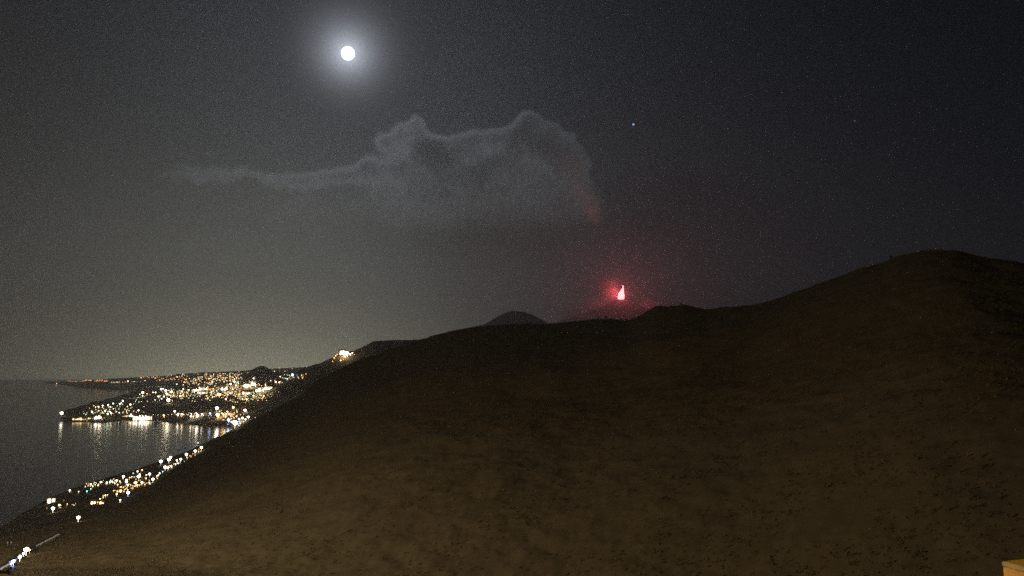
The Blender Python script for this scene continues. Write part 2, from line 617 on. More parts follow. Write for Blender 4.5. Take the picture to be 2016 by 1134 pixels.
MD = 90000
mm = bpy.data.materials.new('moon_disc'); mm.use_nodes = True
t = NT(mm.node_tree); mm.node_tree.nodes.clear()
nz = t.n('ShaderNodeTexNoise'); nz.inputs['Scale'].default_value = 1.6; nz.inputs['Detail'].default_value = 5
t.l(t.n('ShaderNodeTexCoord').outputs['Generated'], nz.inputs['Vector'])
e = t.n('ShaderNodeEmission'); e.inputs[0].default_value = (0.93, 0.96, 1, 1)
t.l(t.m('MULTIPLY_ADD', nz.outputs[0], 3.0, 3.0), e.inputs[1])
t.l(e.outputs[0], t.n('ShaderNodeOutputMaterial').inputs[0])
mm.cycles.emission_sampling = 'NONE'
moon = ball('moon', MD * 12.2 / FPX, mm, 5)
moon.location = Vector((0, 0, H)) + MOON * MD
tag(moon, 'bright full moon high in the night sky', 'moon')
M_star = glowmat('star_light', (0.36, 0.62, 1.0), 1.5)
M_star2 = glowmat('faint_star_light', (0.6, 0.75, 1.0), 0.14)
for (px, py, r_, m_, lab) in ((1247, 245, 1.9, M_star, 'single blue-white star right of the smoke plume'),
                              (1683, 238, 1.6, M_star2, 'very faint star far right of the bright star')):
    s = ball('star', MD * r_ / FPX, m_, 2)
    s.location = Vector((0, 0, H)) + ray(px, py).normalized() * MD
    tag(s, lab, 'star')


# ------------------------------------------------------------------ lava fountain at the vent, and the smoke it lights
def lava():
    root = bpy.data.objects.new('lava_fountain', None); C.objects.link(root)
    root.location = VENT
    tag(root, 'glowing white and red lava fountain at the summit vent', 'lava fountain')
    s = VD / FPX                                   # metres per pixel there
    bm = bmesh.new()
    # outline of the fountain: (height, left, right) in pixels above the vent
    prof = [(0.5, -2.5, 2.0), (2, -7.5, 5.0), (5, -8.0, 5.5), (9, -7.2, 5.2), (13, -6.0, 5.0), (16, -4.2, 4.8), (19, -1.6, 4.6), (22, 0.6, 4.3), (25, 1.8, 4.0), (28, 2.6, 3.8)]
    rings = []
    for h, a, b in prof:
        cx, rx = (a + b) / 2, (b - a) / 2
        rings.append([bm.verts.new(((cx + rx * math.cos(q)) * s, rx * 0.8 * math.sin(q) * s, (h + 0.9 * math.sin(3 * q + h * 1.7)) * s * 0.98)) for q in [2 * math.pi * k / 14 for k in range(14)]])
    for r0, r1 in zip(rings[:-1], rings[1:]):
        for k in range(14):
            bm.faces.new((r0[k], r0[(k + 1) % 14], r1[(k + 1) % 14], r1[k]))
    bm.faces.new(rings[0][::-1]); bm.faces.new(rings[-1])
    from_bm('lava_column', bm, glowmat('molten_lava', (1.0, 0.30, 0.30), 8.0), root, True)
    for (h, p, c) in ((190, LAVA_W, (1.0, 0.10, 0.13)),):
        lp = bpy.data.objects.new('lava_light', bpy.data.lights.new('lava_light', 'POINT'))
        C.objects.link(lp); lp.parent = root; lp.location = (-20, -125, h)
        lp.data.energy = p; lp.data.color = c; lp.data.shadow_soft_size = 60


    sl = bpy.data.objects.new('lava_light_up', bpy.data.lights.new('lava_light_up', 'SPOT'))
    C.objects.link(sl); sl.parent = root; sl.location = (0, 0, 900)
    sl.rotation_euler = (Vector((-2250, 0, 5050))).to_track_quat('-Z', 'Y').to_euler()
    sl.data.energy = 1.1e9; sl.data.color = (1.0, 0.20, 0.12); sl.data.spot_size = R(18); sl.data.spot_blend = 1.0; sl.data.shadow_soft_size = 60


LAVA_W = 0.45e8
lava()


def volume_mat(name, color, density, g, attr=False):
    mt = bpy.data.materials.new(name)
    mt.use_nodes = True
    t = NT(mt.node_tree); mt.node_tree.nodes.clear()
    p = t.n('ShaderNodeVolumePrincipled')
    p.inputs['Color'].default_value = (*color, 1)
    p.inputs['Anisotropy'].default_value = g
    p.inputs['Density'].default_value = density
    if not attr: p.inputs['Density Attribute'].default_value = ''
    t.l(p.outputs[0], t.n('ShaderNodeOutputMaterial').inputs['Volume'])
    return mt


def grid_smoke(name, blobs, lo, hi, res, thr, soft, amp, nscale, m, label, seed=0.0, fade=0):
    """a real smoke volume: a voxel grid filled from overlapping puffs broken up by fractal noise"""
    vo = bpy.data.objects.new(name, bpy.data.volumes.new(name))
    C.objects.link(vo)
    gt = bpy.data.node_groups.new(name + '_field', 'GeometryNodeTree')
    gt.interface.new_socket('Geometry', in_out='INPUT', socket_type='NodeSocketGeometry')
    gt.interface.new_socket('Geometry', in_out='OUTPUT', socket_type='NodeSocketGeometry')
    g = NT(gt)
    pos = g.n('GeometryNodeInputPosition').outputs[0]
    tot = None
    nz = g.n('ShaderNodeTexNoise', noise_dimensions='4D')
    nz.inputs['W'].default_value = seed
    nz.inputs['Scale'].default_value = 1.0 / nscale
    nz.inputs['Detail'].default_value = 6
    nz.inputs['Roughness'].default_value = 0.62
    g.l(pos, nz.inputs['Vector'])
    # push the puffs about with the noise colour, for billows
    warp = g.v('SCALE', g.v('SUBTRACT', nz.outputs['Color'], (0.5, 0.5, 0.5)), nscale * 0.9)
    wp = g.v('ADD', pos, warp)
    for c, r, k in blobs:
        q = g.v('DIVIDE', g.v('SUBTRACT', wp, tuple(c)), (r[0], r[1], r[2]))
        dd = g.v('DOT_PRODUCT', q, q)
        e = g.m('MULTIPLY', g.m('EXPONENT', g.m('MULTIPLY', dd, -1.4)), k)
        tot = e if tot is None else g.m('ADD', tot, e)
    f = g.m('ADD', tot, g.m('MULTIPLY', g.m('SUBTRACT', nz.outputs[0], 0.5), g.m('MULTIPLY', g.m('MINIMUM', tot, 1.0), amp)))
    n2 = g.n('ShaderNodeTexNoise')
    n2.inputs['Scale'].default_value = 3.4 / nscale
    n2.inputs['Detail'].default_value = 3
    g.l(wp, n2.inputs['Vector'])
    f = g.m('ADD', f, g.m('MULTIPLY', g.m('SUBTRACT', n2.outputs[0], 0.5), g.m('MULTIPLY', g.m('MINIMUM', tot, 1.0), amp * 0.85)))
    f = g.m('DIVIDE', g.m('SUBTRACT', f, thr), soft)
    f = g.m('MINIMUM', g.m('MAXIMUM', f, 0.0), 1.0)
    if fade:
        xyz = g.n('ShaderNodeSeparateXYZ'); g.l(pos, xyz.inputs[0])
        up = g.m('DIVIDE', g.m('SUBTRACT', xyz.outputs[2], lo[2]), fade, clamp=True)
        f = g.m('MULTIPLY', f, up)
    f = g.m('MULTIPLY', f, f)
    vc = g.n('GeometryNodeVolumeCube')
    g.l(f, vc.inputs['Density'])
    vc.inputs['Min'].default_value = lo
    vc.inputs['Max'].default_value = hi
    vc.inputs['Resolution X'].default_value = res[0]
    vc.inputs['Resolution Y'].default_value = res[1]
    vc.inputs['Resolution Z'].default_value = res[2]
    sm = g.n('GeometryNodeSetMaterial')
    sm.inputs['Material'].default_value = m
    g.l(vc.outputs[0], sm.inputs[0])
    g.l(sm.outputs[0], g.n('NodeGroupOutput').inputs[0])
    md = vo.modifiers.new('field', 'NODES'); md.node_group = gt
    vo.data.materials.append(m)
    tag(vo, label, 'smoke', kind='stuff')
    return vo


def blob(px, py, rpx, k=1.0, sy=1.0, sx=1.0, dy=0.0, D=VD):
    s = D / FPX
    c = at(px, py, D); c.y += dy
    return (c, (rpx * s * sx, rpx * s * sy, rpx * s), k)


PL = [blob(758, 275, 26), blob(785, 258, 24), blob(822, 245, 24), blob(828, 285, 40), blob(868, 300, 38), blob(905, 285, 28), blob(935, 272, 26), blob(968, 270, 24),
      blob(1004, 268, 30), blob(1028, 246, 26), blob(1046, 236, 22), blob(1048, 275, 46), blob(1086, 262, 26), blob(1114, 278, 22), blob(1095, 310, 44), blob(1134, 306, 24), blob(1134, 340, 32, .8), blob(1160, 318, 13, .9), blob(1130, 268, 13, .9), blob(1066, 246, 14, .9),
      blob(1000, 325, 60,   .9, sy=.6), blob(930, 335, 60, .9, sy=.6), blob(850, 345, 60, .9, sy=.55), blob(775, 325, 46, .9, sy=.8), blob(722, 328, 30, 1, sy=1), blob(685, 342, 24, 1, sx=1.4), blob(640, 350, 22, 1, sx=1.6), blob(590, 353, 20, .95, sx=2),
      blob(530, 350, 20, .85, sx=2.4), blob(460, 342, 22, .82, sx=2.6), blob(380, 341, 25, .78, sx=2.8), blob(290, 348, 27, .72, sx=2.8), blob(200, 360, 30, .66, sx=2.6),
      # thin veil of ash hanging below the plume
      blob(1160, 385, 56, .50, sy=.6), blob(1172, 430, 50, .38, sy=.5), blob(1070, 400, 90, .62, sy=.36, sx=1.3), blob(920, 410, 90, .62, sy=.36, sx=1.4), blob(770, 410, 85, .62, sy=.36, sx=1.7),
      blob(600, 420, 75, .60, sy=.32, sx=2.2), blob(400, 420, 75, .56, sy=.3, sx=2.6), blob(1080, 480, 80, .60, sy=.3, sx=1.6), blob(850, 480, 80, .60, sy=.3, sx=1.9), blob(600, 490, 80, .56, sy=.3, sx=2.4), blob(240, 430, 75, .46, sy=.3, sx=2.4)]
BOX_TOP = 4300.0
sp = VD / FPX
M_plume = volume_mat('ash_smoke', (0.93, 0.92, 0.92), 0.0056, 0.79, True)
grid_smoke('smoke_plume', PL, ((120 - 1008) * sp, VENT.y - 1900, BOX_TOP + 60), ((1230 - 1008) * sp, VENT.y + 1900, 9300), (500, 80, 150), 0.36, 0.72, 1.5, 760, M_plume,
           'long grey moonlit smoke plume drifting left from the volcano', 0.0, 1700)

VS = [blob(1172, 602, 24, .95, sx=1.5, dy=-400), blob(1120, 618, 26, 1.0, sx=1.6, dy=-500), blob(1275, 606, 24, 1.0, sx=1.4, dy=-400), blob(1224, 618, 20, .8, sx=1.6, dy=-800), blob(1198, 560, 22, 1.0), blob(1178, 552, 20, .85), blob(1206, 576, 18, .9), blob(1190, 580, 18, .7), blob(1222, 545, 15, .55), blob(1228, 600, 18, .6, sx=1.6)]
M_vent = volume_mat('vent_smoke', (0.85, 0.74, 0.74), 0.0050, 0.2, True)
grid_smoke('vent_smoke', VS, ((1070 - 1008) * sp, VENT.y - 1500, VENT.z - 900), ((1300 - 1008) * sp, VENT.y + 700, BOX_TOP - 40), (150, 80, 100), 0.35, 0.9, 1.4, 420, M_vent,
           'small dark red-lit smoke puff round the lava fountain', 3.3)


# ------------------------------------------------------------------ lit lamps and buildings of the towns
COL = {'w': (1.0, 0.89, 0.66), 'y': (1.0, 0.73, 0.36), 'o': (1.0, 0.42, 0.12), 'b': (0.45, 0.62, 1.0), 'c': (0.25, 0.85, 1.0), 'g': (0.85, 1.0, 0.62), 'v': (0.45, 0.38, 1.0)}
WORD = {'w': 'white', 'y': 'warm yellow', 'o': 'orange', 'b': 'blue-white', 'c': 'cyan', 'g': 'greenish white', 'v': 'violet-blue'}
GM = {}


def gmat(c, strength, sample='NONE'):
    k = (c, round(strength, 2), sample)
    if k not in GM:
        GM[k] = glowmat('lamp_glow_%s' % WORD[c].replace(' ', '_'), COL[c], strength, sample)
    return GM[k]


M_pole = mat('painted_pole', (0.05, 0.05, 0.05), 0.7)
M_wall = noisy('plaster_wall', (0.42, 0.37, 0.28), (0.52, 0.46, 0.36), 0.3)
M_roof = noisy('clay_roof', (0.22, 0.10, 0.06), (0.30, 0.15, 0.09), 0.8)


def tube(bm, r, z0, z1, x=0, y=0, n=6, r2=None):
    bmesh.ops.create_cone(bm, cap_ends=True, segments=n, radius1=r, radius2=r if r2 is None else r2, depth=z1 - z0, matrix=Matrix.Translation((x, y, (z0 + z1) / 2)))


LMESH = {}


def lamp_mesh(r, c, strength, sample='NONE'):
    """far street lamp as one mesh: pole, arm and glowing globe"""
    r = max(0.9, 2 ** (round(math.log2(r) * 3) / 3))
    k = (r, c, round(strength, 1), sample)
    if k in LMESH: return LMESH[k]
    bm = bmesh.new()
    tube(bm, 0.15, 0, r + 2, n=5)
    nf = len(bm.faces)
    bmesh.ops.create_icosphere(bm, subdivisions=1, radius=r, matrix=Matrix.Translation((0, 0, r * 1.6 + 2)) @ Matrix.Diagonal((1, 1, 0.8, 1)))
    bm.faces.ensure_lookup_table()
    for f in bm.faces[nf:]: f.material_index = 1
    me = bpy.data.meshes.new('street_lamp')
    bm.to_mesh(me); bm.free()
    me.materials.append(M_pole); me.materials.append(gmat(c, strength, sample))
    LMESH[k] = (me, r * 1.6 + 2)
    return LMESH[k]


def lamp(px, py, s, c='w', label=None, group=None, strength=6.0, sample='NONE', name='street_lamp'):
    """a lamp whose glow is about s photograph pixels across"""
    p = ground_hit(px, py + 1.5)
    if p is None: return None
    D = math.hypot(p.x, p.y)
    if D < 9000 and s > 2.2: sample = 'AUTO'
    r = max(s - 2.5, 0.9) / 2 * D / FPX
    me, hh = lamp_mesh(r, c, strength, sample)
    o = bpy.data.objects.new(name, me); C.objects.link(o)
    p.z = gz(p.x, p.y)
    o.location = (p.x, p.y, p.z - 0.4)
    tag(o, label, 'street lamp', group)
    return o


def gz(x, y):
    az, D = math.atan2(x, y), math.hypot(x, y)
    return float(z_near(az, D)) if D < 3250 else float(z_mid(az, D))


def building(px, py, wpx, c, label, group=None, strength=5.0, hpx=None, name='building', cat='building', tower=False):
    """plastered block with lit window fronts facing the water; wpx = width of the lit front in photograph pixels"""
    p = ground_hit(px, py + 1.5)
    if p is None: return None
    D = math.hypot(p.x, p.y)
    m_ = D / FPX
    bw = wpx * m_; bh = (hpx or 3.2) * m_; bd = max(9.0, bw * 0.45)
    root = bpy.data.objects.new(name, None); C.objects.link(root)
    root.location = (p.x, p.y, gz(p.x, p.y) - 1)
    root.rotation_euler = (0, 0, -math.atan2(p.x, p.y) + random.uniform(-0.25, 0.25))
    tag(root, label, cat, group)
    bm = bmesh.new()
    bmesh.ops.create_cube(bm, size=1, matrix=Matrix.Translation((0, bd / 2, bh * 0.6)) @ Matrix.Diagonal((bw, bd, bh * 1.2, 1)))
    from_bm('wall', bm, M_wall, root)
    bm = bmesh.new()
    x0, x1, y0, y1, z0 = -bw / 2 - .5, bw / 2 + .5, -.5, bd + .5, bh * 1.2
    rh = min(bd * 0.22, 5)
    v = [bm.verts.new(q) for q in ((x0, y0, z0), (x1, y0, z0), (x1, y1, z0), (x0, y1, z0), (x0, (y0 + y1) / 2, z0 + rh), (x1, (y0 + y1) / 2, z0 + rh))]
    for f in ((0, 1, 5, 4), (2, 3, 4, 5), (1, 2, 5), (3, 0, 4), (3, 2, 1, 0)): bm.faces.new([v[k] for k in f])
    from_bm('roof', bm, M_roof, root)
    n = max(2, int(round(bw / 7)))
    for k in range(n):
        bm = bmesh.new()
        ww = bw / n * random.uniform(0.5, 0.9); wh = bh * random.uniform(0.35, 1.0)
        bmesh.ops.create_cube(bm, size=1, matrix=Matrix.Translation((-bw / 2 + bw / n * (k + .5), -0.35, bh * 0.1 + wh * 0.5)) @ Matrix.Diagonal((ww, 0.4, wh, 1)))
        from_bm('window', bm, gmat(c if random.random() < .75 else 'y', strength * random.choice((0.2, 0.5, 0.8, 1.2)), 'AUTO'), root)
    return root


def z1(X, Y): return 80 + X / 5.04, 660 + Y / 5.04
def z2(X, Y): return 380 + X / 5.04, 640 + Y / 5.04
def z3(X, Y): return X / 4.139, 860 + Y / 4.139


ORD = 'leftmost second third fourth fifth sixth seventh eighth ninth tenth'.split()


def run(f, rows, label, group, strength=6.0, sc=5.04, sample='NONE'):
    rows = sorted(rows)
    for i, (X, Y, s, c) in enumerate(rows):
        same = [k for k, q in enumerate(rows) if q[3] == c]
        o = same.index(i)
        if len(same) == 1: w_ = 'only ' + WORD[c]
        elif o == len(same) - 1: w_ = 'rightmost ' + WORD[c]
        else: w_ = (ORD[o] if o < len(ORD) else '%d%s' % (o + 1, {1: 'st', 2: 'nd', 3: 'rd'}.get((o + 1) % 10, 'th'))) + ' ' + WORD[c]
        px, py = f(X, Y)
        lab = label.replace('COLOUR lamp', w_ + ' lamp' + ('' if w_.startswith(('only', 'left', 'right')) else ' from the left'))
        for adj in ('small ', 'brighter ', 'large ', 'very dim ', 'dim ', 'very faint ', 'faint '):
            if lab.startswith(adj): lab = lab[len(adj):].replace(WORD[c] + ' lamp', adj + WORD[c] + ' lamp', 1); break
        lamp(px, py, s / sc, c, lab, group, strength, sample)


def line(f, X0, Y0, X1, Y1, step, s, c, jit=0):
    n = max(1, int(math.hypot(X1 - X0, Y1 - Y0) / step))
    out = []
    for k in range(n + 1):
        q = k / n
        out.append((X0 + (X1 - X0) * q + random.uniform(-jit, jit), Y0 + (Y1 - Y0) * q + random.uniform(-jit, jit), s * random.uniform(.8, 1.15), random.choice(c)))
    return out


# far coast ------------------------------------------------
tagged = lamp(*z1(158, 480), 4.5, 'o', 'lone orange beacon at the far left tip of the distant coast', None, 5)
tagged = lamp(*z1(545, 499), 3.4, 'y', 'warm yellow lamp low on the far shore, right of the beacon', None, 4)
run(z1, line(z1, 690, 518, 1230, 508, 30, 16, 'yyyw', 2), 'small COLOUR lamp in the even row along the distant waterfront', 'lamps along the distant waterfront', 2.6)
run(z1, [(865, 482, 26, 'w'), (1035, 470, 24, 'y'), (1150, 468, 16, 'o'), (1230, 393, 24, 'y'), (1412, 388, 22, 'w'), (1355, 420, 26, 'y'), (1325, 430, 20, 'o'),
         (1350, 493, 28, 'y'), (1415, 493, 20, 'w'), (1440, 460, 14, 'o'), (1295, 460, 14, 'o'), (1540, 440, 18, 'w'), (1718, 385, 20, 'y'), (1780, 378, 18, 'o'), (1650, 378, 16, 'g')],
    'brighter COLOUR lamp among the faint lights of the distant plain', 'brighter lamps on the distant plain', 4)
# promontory -------------------------------------------------
lamp(*z1(208, 798), 8.5, 'w', 'bright white beacon on the dark islet left of the promontory', None, 7, 'AUTO')
run(z1, [(118, 772, 14, 'o'), (168, 760, 12, 'o')], 'very dim COLOUR lamp beside the islet beacon', 'dim lamps beside the islet beacon', 0.8)
run(z1, [(485, 722, 14, 'o'), (545, 716, 22, 'y'), (575, 716, 24, 'y'), (615, 707, 28, 'w'), (670, 700, 26, 'g'), (690, 715, 22, 'g'), (720, 685, 28, 'g'), (760, 700, 14, 'g'), (785, 690, 26, 'w'),
         (815, 660, 28, 'w'), (800, 675, 22, 'g'), (430, 775, 18, 'g'), (455, 782, 16, 'g'), (510, 772, 30, 'w'), (720, 732, 20, 'w'), (685, 735, 18, 'y'), (640, 760, 26, 'w'), (665, 790, 30, 'g'), (700, 785, 30, 'w'),
         (690, 765, 22, 'w'), (780, 772, 22, 'w'), (850, 760, 16, 'g'), (860, 710, 22, 'y'), (890, 700, 32, 'y'), (905, 715, 18, 'o'), (925, 680, 14, 'g'), (940, 655, 16, 'g'), (950, 640, 16, 'g'), (965, 615, 14, 'g'),
         (1025, 708, 18, 'o'), (1060, 655, 18, 'w'), (975, 660, 14, 'g'), (1000, 656, 14, 'g'), (970, 755, 28, 'w'), (950, 770, 22, 'w')],
    'COLOUR lamp in the scattered lights of the low promontory', 'lamps on the low promontory')
building(*z1(430, 832), 34, 'y', 'long warm-lit waterfront building at the left end of the promontory', None, 2.2, 3.6)
building(*z1(565, 825), 11, 'w', 'bright bluish white building at the middle of the promontory shore', None, 8, 7)
building(*z1(860, 800), 14, 'y', 'warm-lit house left of the brightest quay building', None, 3)
building(*z1(930, 800), 17, 'w', 'floodlit terrace building adjoining the brightest quay building', None, 7, 5)
building(*z1(1010, 838), 30, 'w', 'brightest white quay building on the bay shore', None, 9, 8.5)
run(z1, [(400, 850, 20, 'y'), (460, 850, 18, 'y'), (610, 838, 22, 'y'), (630, 820, 18, 'y'), (920, 872, 16, 'o'), (815, 805, 18, 'o')], 'COLOUR lamp at the water line of the promontory', 'lamps at the water line of the promontory', 3)
# bay front ----------------------------------------------------
run(z1, [(1067, 788, 18, 'w'), (1117, 790, 18, 'w'), (1165, 790, 14, 'g'), (1215, 788, 18, 'w'), (1265, 788, 16, 'w'), (1300, 785, 18, 'w'), (1450, 785, 18, 'w')],
    'small COLOUR lamp in the evenly spaced row along the bay road', 'evenly spaced lamps along the bay road', 5)
run(z1, [(1330, 768, 34, 'w'), (1360, 802, 34, 'w'), (1405, 795, 28, 'w'), (1495, 785, 24, 'w'), (1490, 815, 30, 'w'), (1548, 785, 26, 'w'), (1555, 818, 40, 'w'), (1600, 790, 28, 'w'), (1515, 812, 24, 'w')],
    'large COLOUR lamp on the bay shore right of the lamp row', 'large lamps on the middle bay shore', 9, sample='AUTO')
lamp(*z1(1680, 788), 6, 'b', 'blue-white lamp on the bay shore', None, 8, 'AUTO')
lamp(*z1(1222, 806), 5.5, 'o', 'orange lamp on the bay road casting the long orange reflection', None, 55, 'AUTO')
lamp(*z1(1265, 672), 10, 'w', 'bright white floodlight alone on the dark slope above the bay road', None, 14)
# corner of the bay ------------------------------------------------
lamp(*z2(235, 852), 9, 'w', 'large white lamp at the left of the harbour corner', None, 12, 'AUTO')
lamp(*z2(243, 920), 10, 'w', 'large white lamp at the water in the harbour corner', None, 12, 'AUTO')
lamp(*z2(300, 890), 5, 'o', 'strong orange lamp of the harbour corner', None, 16, 'AUTO')
lamp(*z2(415, 1018), 13, 'w', 'biggest white floodlight at the water beside the dark ridge', None, 12, 'AUTO')
lamp(*z2(352, 965), 9, 'b', 'blue-white floodlight in the harbour corner', None, 10, 'AUTO')
lamp(*z2(515, 868), 8.5, 'w', 'white lamp above the harbour corner, nearest the ridge', None, 9)
lamp(*z2(398, 833), 7, 'y', 'warm yellow lamp standing highest above the harbour corner', None, 8)
run(z2, [(265, 860, 22, 'o'), (285, 880, 24, 'y'), (315, 870, 18, 'o'), (340, 868, 26, 'y'), (325, 890, 28, 'w'), (360, 890, 26, 'w'), (385, 890, 22, 'y'), (405, 888, 20, 'o'), (320, 915, 22, 'g'), (350, 925, 18, 'g'),
         (375, 905, 20, 'w'), (430, 912, 24, 'w'), (400, 950, 20, 'w'), (380, 965, 22, 'w'), (455, 945, 34, 'w'), (490, 940, 36, 'w'), (520, 945, 28, 'w'), (550, 930, 40, 'w'), (530, 910, 16, 'y'), (440, 970, 26, 'w'),
         (470, 980, 24, 'w'), (455, 1000, 20, 'b'), (425, 990, 24, 'w'), (345, 985, 18, 'b'), (300, 905, 20, 'y'), (500, 960, 18, 'b')],
    'COLOUR lamp in the tight cluster at the harbour corner', 'lamps clustered at the harbour corner', 7)
# hill town ---------------------------------------------------------
run(z1, [(985, 588, 20, 'g'), (1012, 588, 36, 'w'), (1055, 585, 24, 'o'), (1085, 590, 16, 'o'), (1115, 570, 24, 'w'), (1140, 575, 28, 'w'), (1168, 618, 30, 'w'), (1195, 548, 34, 'w'), (1215, 535, 22, 'w'), (1240, 565, 36, 'w'),
         (1250, 590, 28, 'w'), (1225, 615, 26, 'w'), (1200, 635, 24, 'w'), (1180, 645, 18, 'w'), (1135, 645, 22, 'w'), (1295, 580, 40, 'w'), (1320, 600, 24, 'y'), (1345, 608, 18, 'y'), (1383, 612, 28, 'w'), (1410, 625, 16, 'g'),
         (1370, 560, 16, 'o'), (1400, 560, 24, 'w'), (1415, 540, 26, 'w'), (1470, 550, 26, 'y'), (1495, 583, 18, 'o'), (1525, 570, 20, 'g'), (1555, 605, 18, 'g'), (1530, 600, 14, 'g'), (1505, 650, 16, 'y'), (1530, 655, 18, 'y'),
         (1600, 640, 16, 'g'), (1640, 630, 18, 'y'), (1660, 628, 16, 'o'), (1700, 618, 16, 'g'), (1725, 610, 20, 'g')],
    'COLOUR lamp in the left half of the hill town', 'lamps in the left half of the hill town')
building(*z1(1540, 548), 15, 'w', 'long white-lit building left of centre in the hill town', None, 7, 4.5)
building(*z1(1610, 540), 14, 'w', 'tall white-lit building at the centre of the hill town', None, 8, 6.5)
building(*z1(1600, 570), 9, 'w', 'white-lit building below the tall one at the town centre', None, 6, 4)
building(*z1(1820, 540), 11, 'w', 'white-lit building right of the town centre', None, 7, 7)
building(*z1(1760, 595), 9, 'w', 'white-lit building lower right in the hill town', None, 6, 6)
building(*z1(1900, 642), 9, 'g', 'greenish lit low building at the lower edge of the hill town', None, 2, 3)
run(z2, [(25, 545, 18, 'w'), (85, 565, 18, 'o'), (70, 510, 12, 'y'), (125, 485, 14, 'o'), (205, 487, 20, 'y'), (265, 480, 20, 'o'), (235, 465, 14, 'o'), (340, 495, 18, 'w'), (452, 462, 18, 'y'), (480, 480, 14, 'o'), (540, 470, 12, 'o'),
         (160, 535, 24, 'y'), (185, 525, 18, 'y'), (200, 535, 20, 'w'), (190, 570, 26, 'w'), (165, 568, 14, 'g'), (235, 548, 18, 'y'), (260, 540, 16, 'y'), (370, 512, 22, 'o'), (395, 520, 22, 'y'), (410, 540, 24, 'w'), (430, 525, 22, 'y'),
         (455, 530, 18, 'g'), (475, 520, 20, 'y'), (485, 535, 18, 'y'), (410, 575, 34, 'w'), (450, 578, 22, 'w'), (425, 605, 26, 'w'), (372, 600, 34, 'w'), (395, 640, 24, 'w'), (435, 640, 18, 'y'), (345, 660, 18, 'w'), (370, 685, 26, 'g'),
         (345, 690, 22, 'w'), (235, 655, 22, 'w'), (325, 745, 28, 'w'), (285, 720, 18, 'o'), (422, 708, 20, 'y'), (440, 765, 20, 'o'), (490, 740, 26, 'y'), (532, 748, 30, 'y'), (598, 705, 24, 'g'), (630, 710, 16, 'w'), (700, 712, 26, 'y'),
         (185, 665, 22, 'g'), (145, 730, 14, 'g'), (125, 730, 14, 'y'), (215, 710, 16, 'g'), (60, 640, 26, 'w'), (90, 660, 24, 'w')],
    'COLOUR lamp in the right half of the hill town', 'lamps in the right half of the hill town')
building(*z2(540, 610), 13, 'w', 'white-lit block at the foot of the cone hill, left', None, 8, 6)
building(*z2(590, 595), 12, 'w', 'white-lit block at the foot of the cone hill, right', None, 8, 8)
building(*z2(540, 678), 17, 'w', 'long white-lit building with orange end below the cone hill', None, 7, 5)
building(*z2(660, 655), 14, 'w', 'white-lit building cluster where town meets the grey slope', None, 7, 7)
building(*z2(750, 632), 15, 'w', 'white-lit building at the right end of the hill town', None, 7, 5)
run(z2, [(505, 570, 18, 'y'), (500, 610, 24, 'w'), (600, 535, 26, 'w'), (610, 522, 18, 'b'), (650, 580, 18, 'o'), (680, 600, 18, 'y'), (718, 600, 24, 'g'), (720, 575, 14, 'y'), (770, 555, 24, 'y'), (820, 575, 28, 'y'), (812, 550, 20, 'o'),
         (855, 575, 26, 'y'), (865, 515, 24, 'w'), (870, 560, 18, 'y'), (885, 570, 18, 'o'), (640, 635, 24, 'w'), (620, 620, 26, 'w'), (700, 640, 24, 'w'), (505, 690, 20, 'o'), (640, 590, 16, 'o'), (690, 625, 18, 'w')],
    'COLOUR lamp round the foot of the cone hill', 'lamps round the foot of the cone hill', 7)
lamp(*z2(985, 512), 8.5, 'b', 'large blue-white lamp alone on the grey slope edge', None, 9)
lamp(*z2(935, 540), 5, 'b', 'small blue-white lamp just below the large one on the slope edge', None, 6)
run(z2, line(z2, 770, 425, 1120, 412, 22, 14, 'ooyg', 9) + [(808, 462, 24, 'y'), (855, 428, 22, 'y'), (912, 460, 24, 'y'), (935, 445, 16, 'o'), (985, 435, 22, 'o'), (1030, 420, 16, 'o'), (1095, 412, 18, 'o')],
    'faint COLOUR lamp far beyond the cone hill', 'far lamps right of the cone hill', 2.6)
# ridge village
building(*z2(1480, 288), 12, 'w', 'bright white building on top of the ridge village', None, 9, 8, )
building(*z2(1520, 285), 8, 'w', 'white building beside the brightest of the ridge village', None, 7, 6)
run(z2, [(1415, 310, 22, 'o'), (1400, 330, 24, 'o'), (1385, 360, 20, 'o'), (1430, 295, 20, 'o'), (1465, 355, 24, 'y'), (1490, 340, 18, 'o'), (1510, 320, 26, 'y'), (1530, 310, 26, 'y'), (1560, 300, 30, 'w'), (1580, 285, 26, 'w'),
         (1545, 285, 24, 'w'), (1600, 290, 16, 'o'), (1590, 270, 14, 'o'), (1500, 300, 24, 'w'), (1450, 285, 24, 'w')],
    'COLOUR lamp of the small village on the grey ridge', 'lamps of the ridge village', 9)
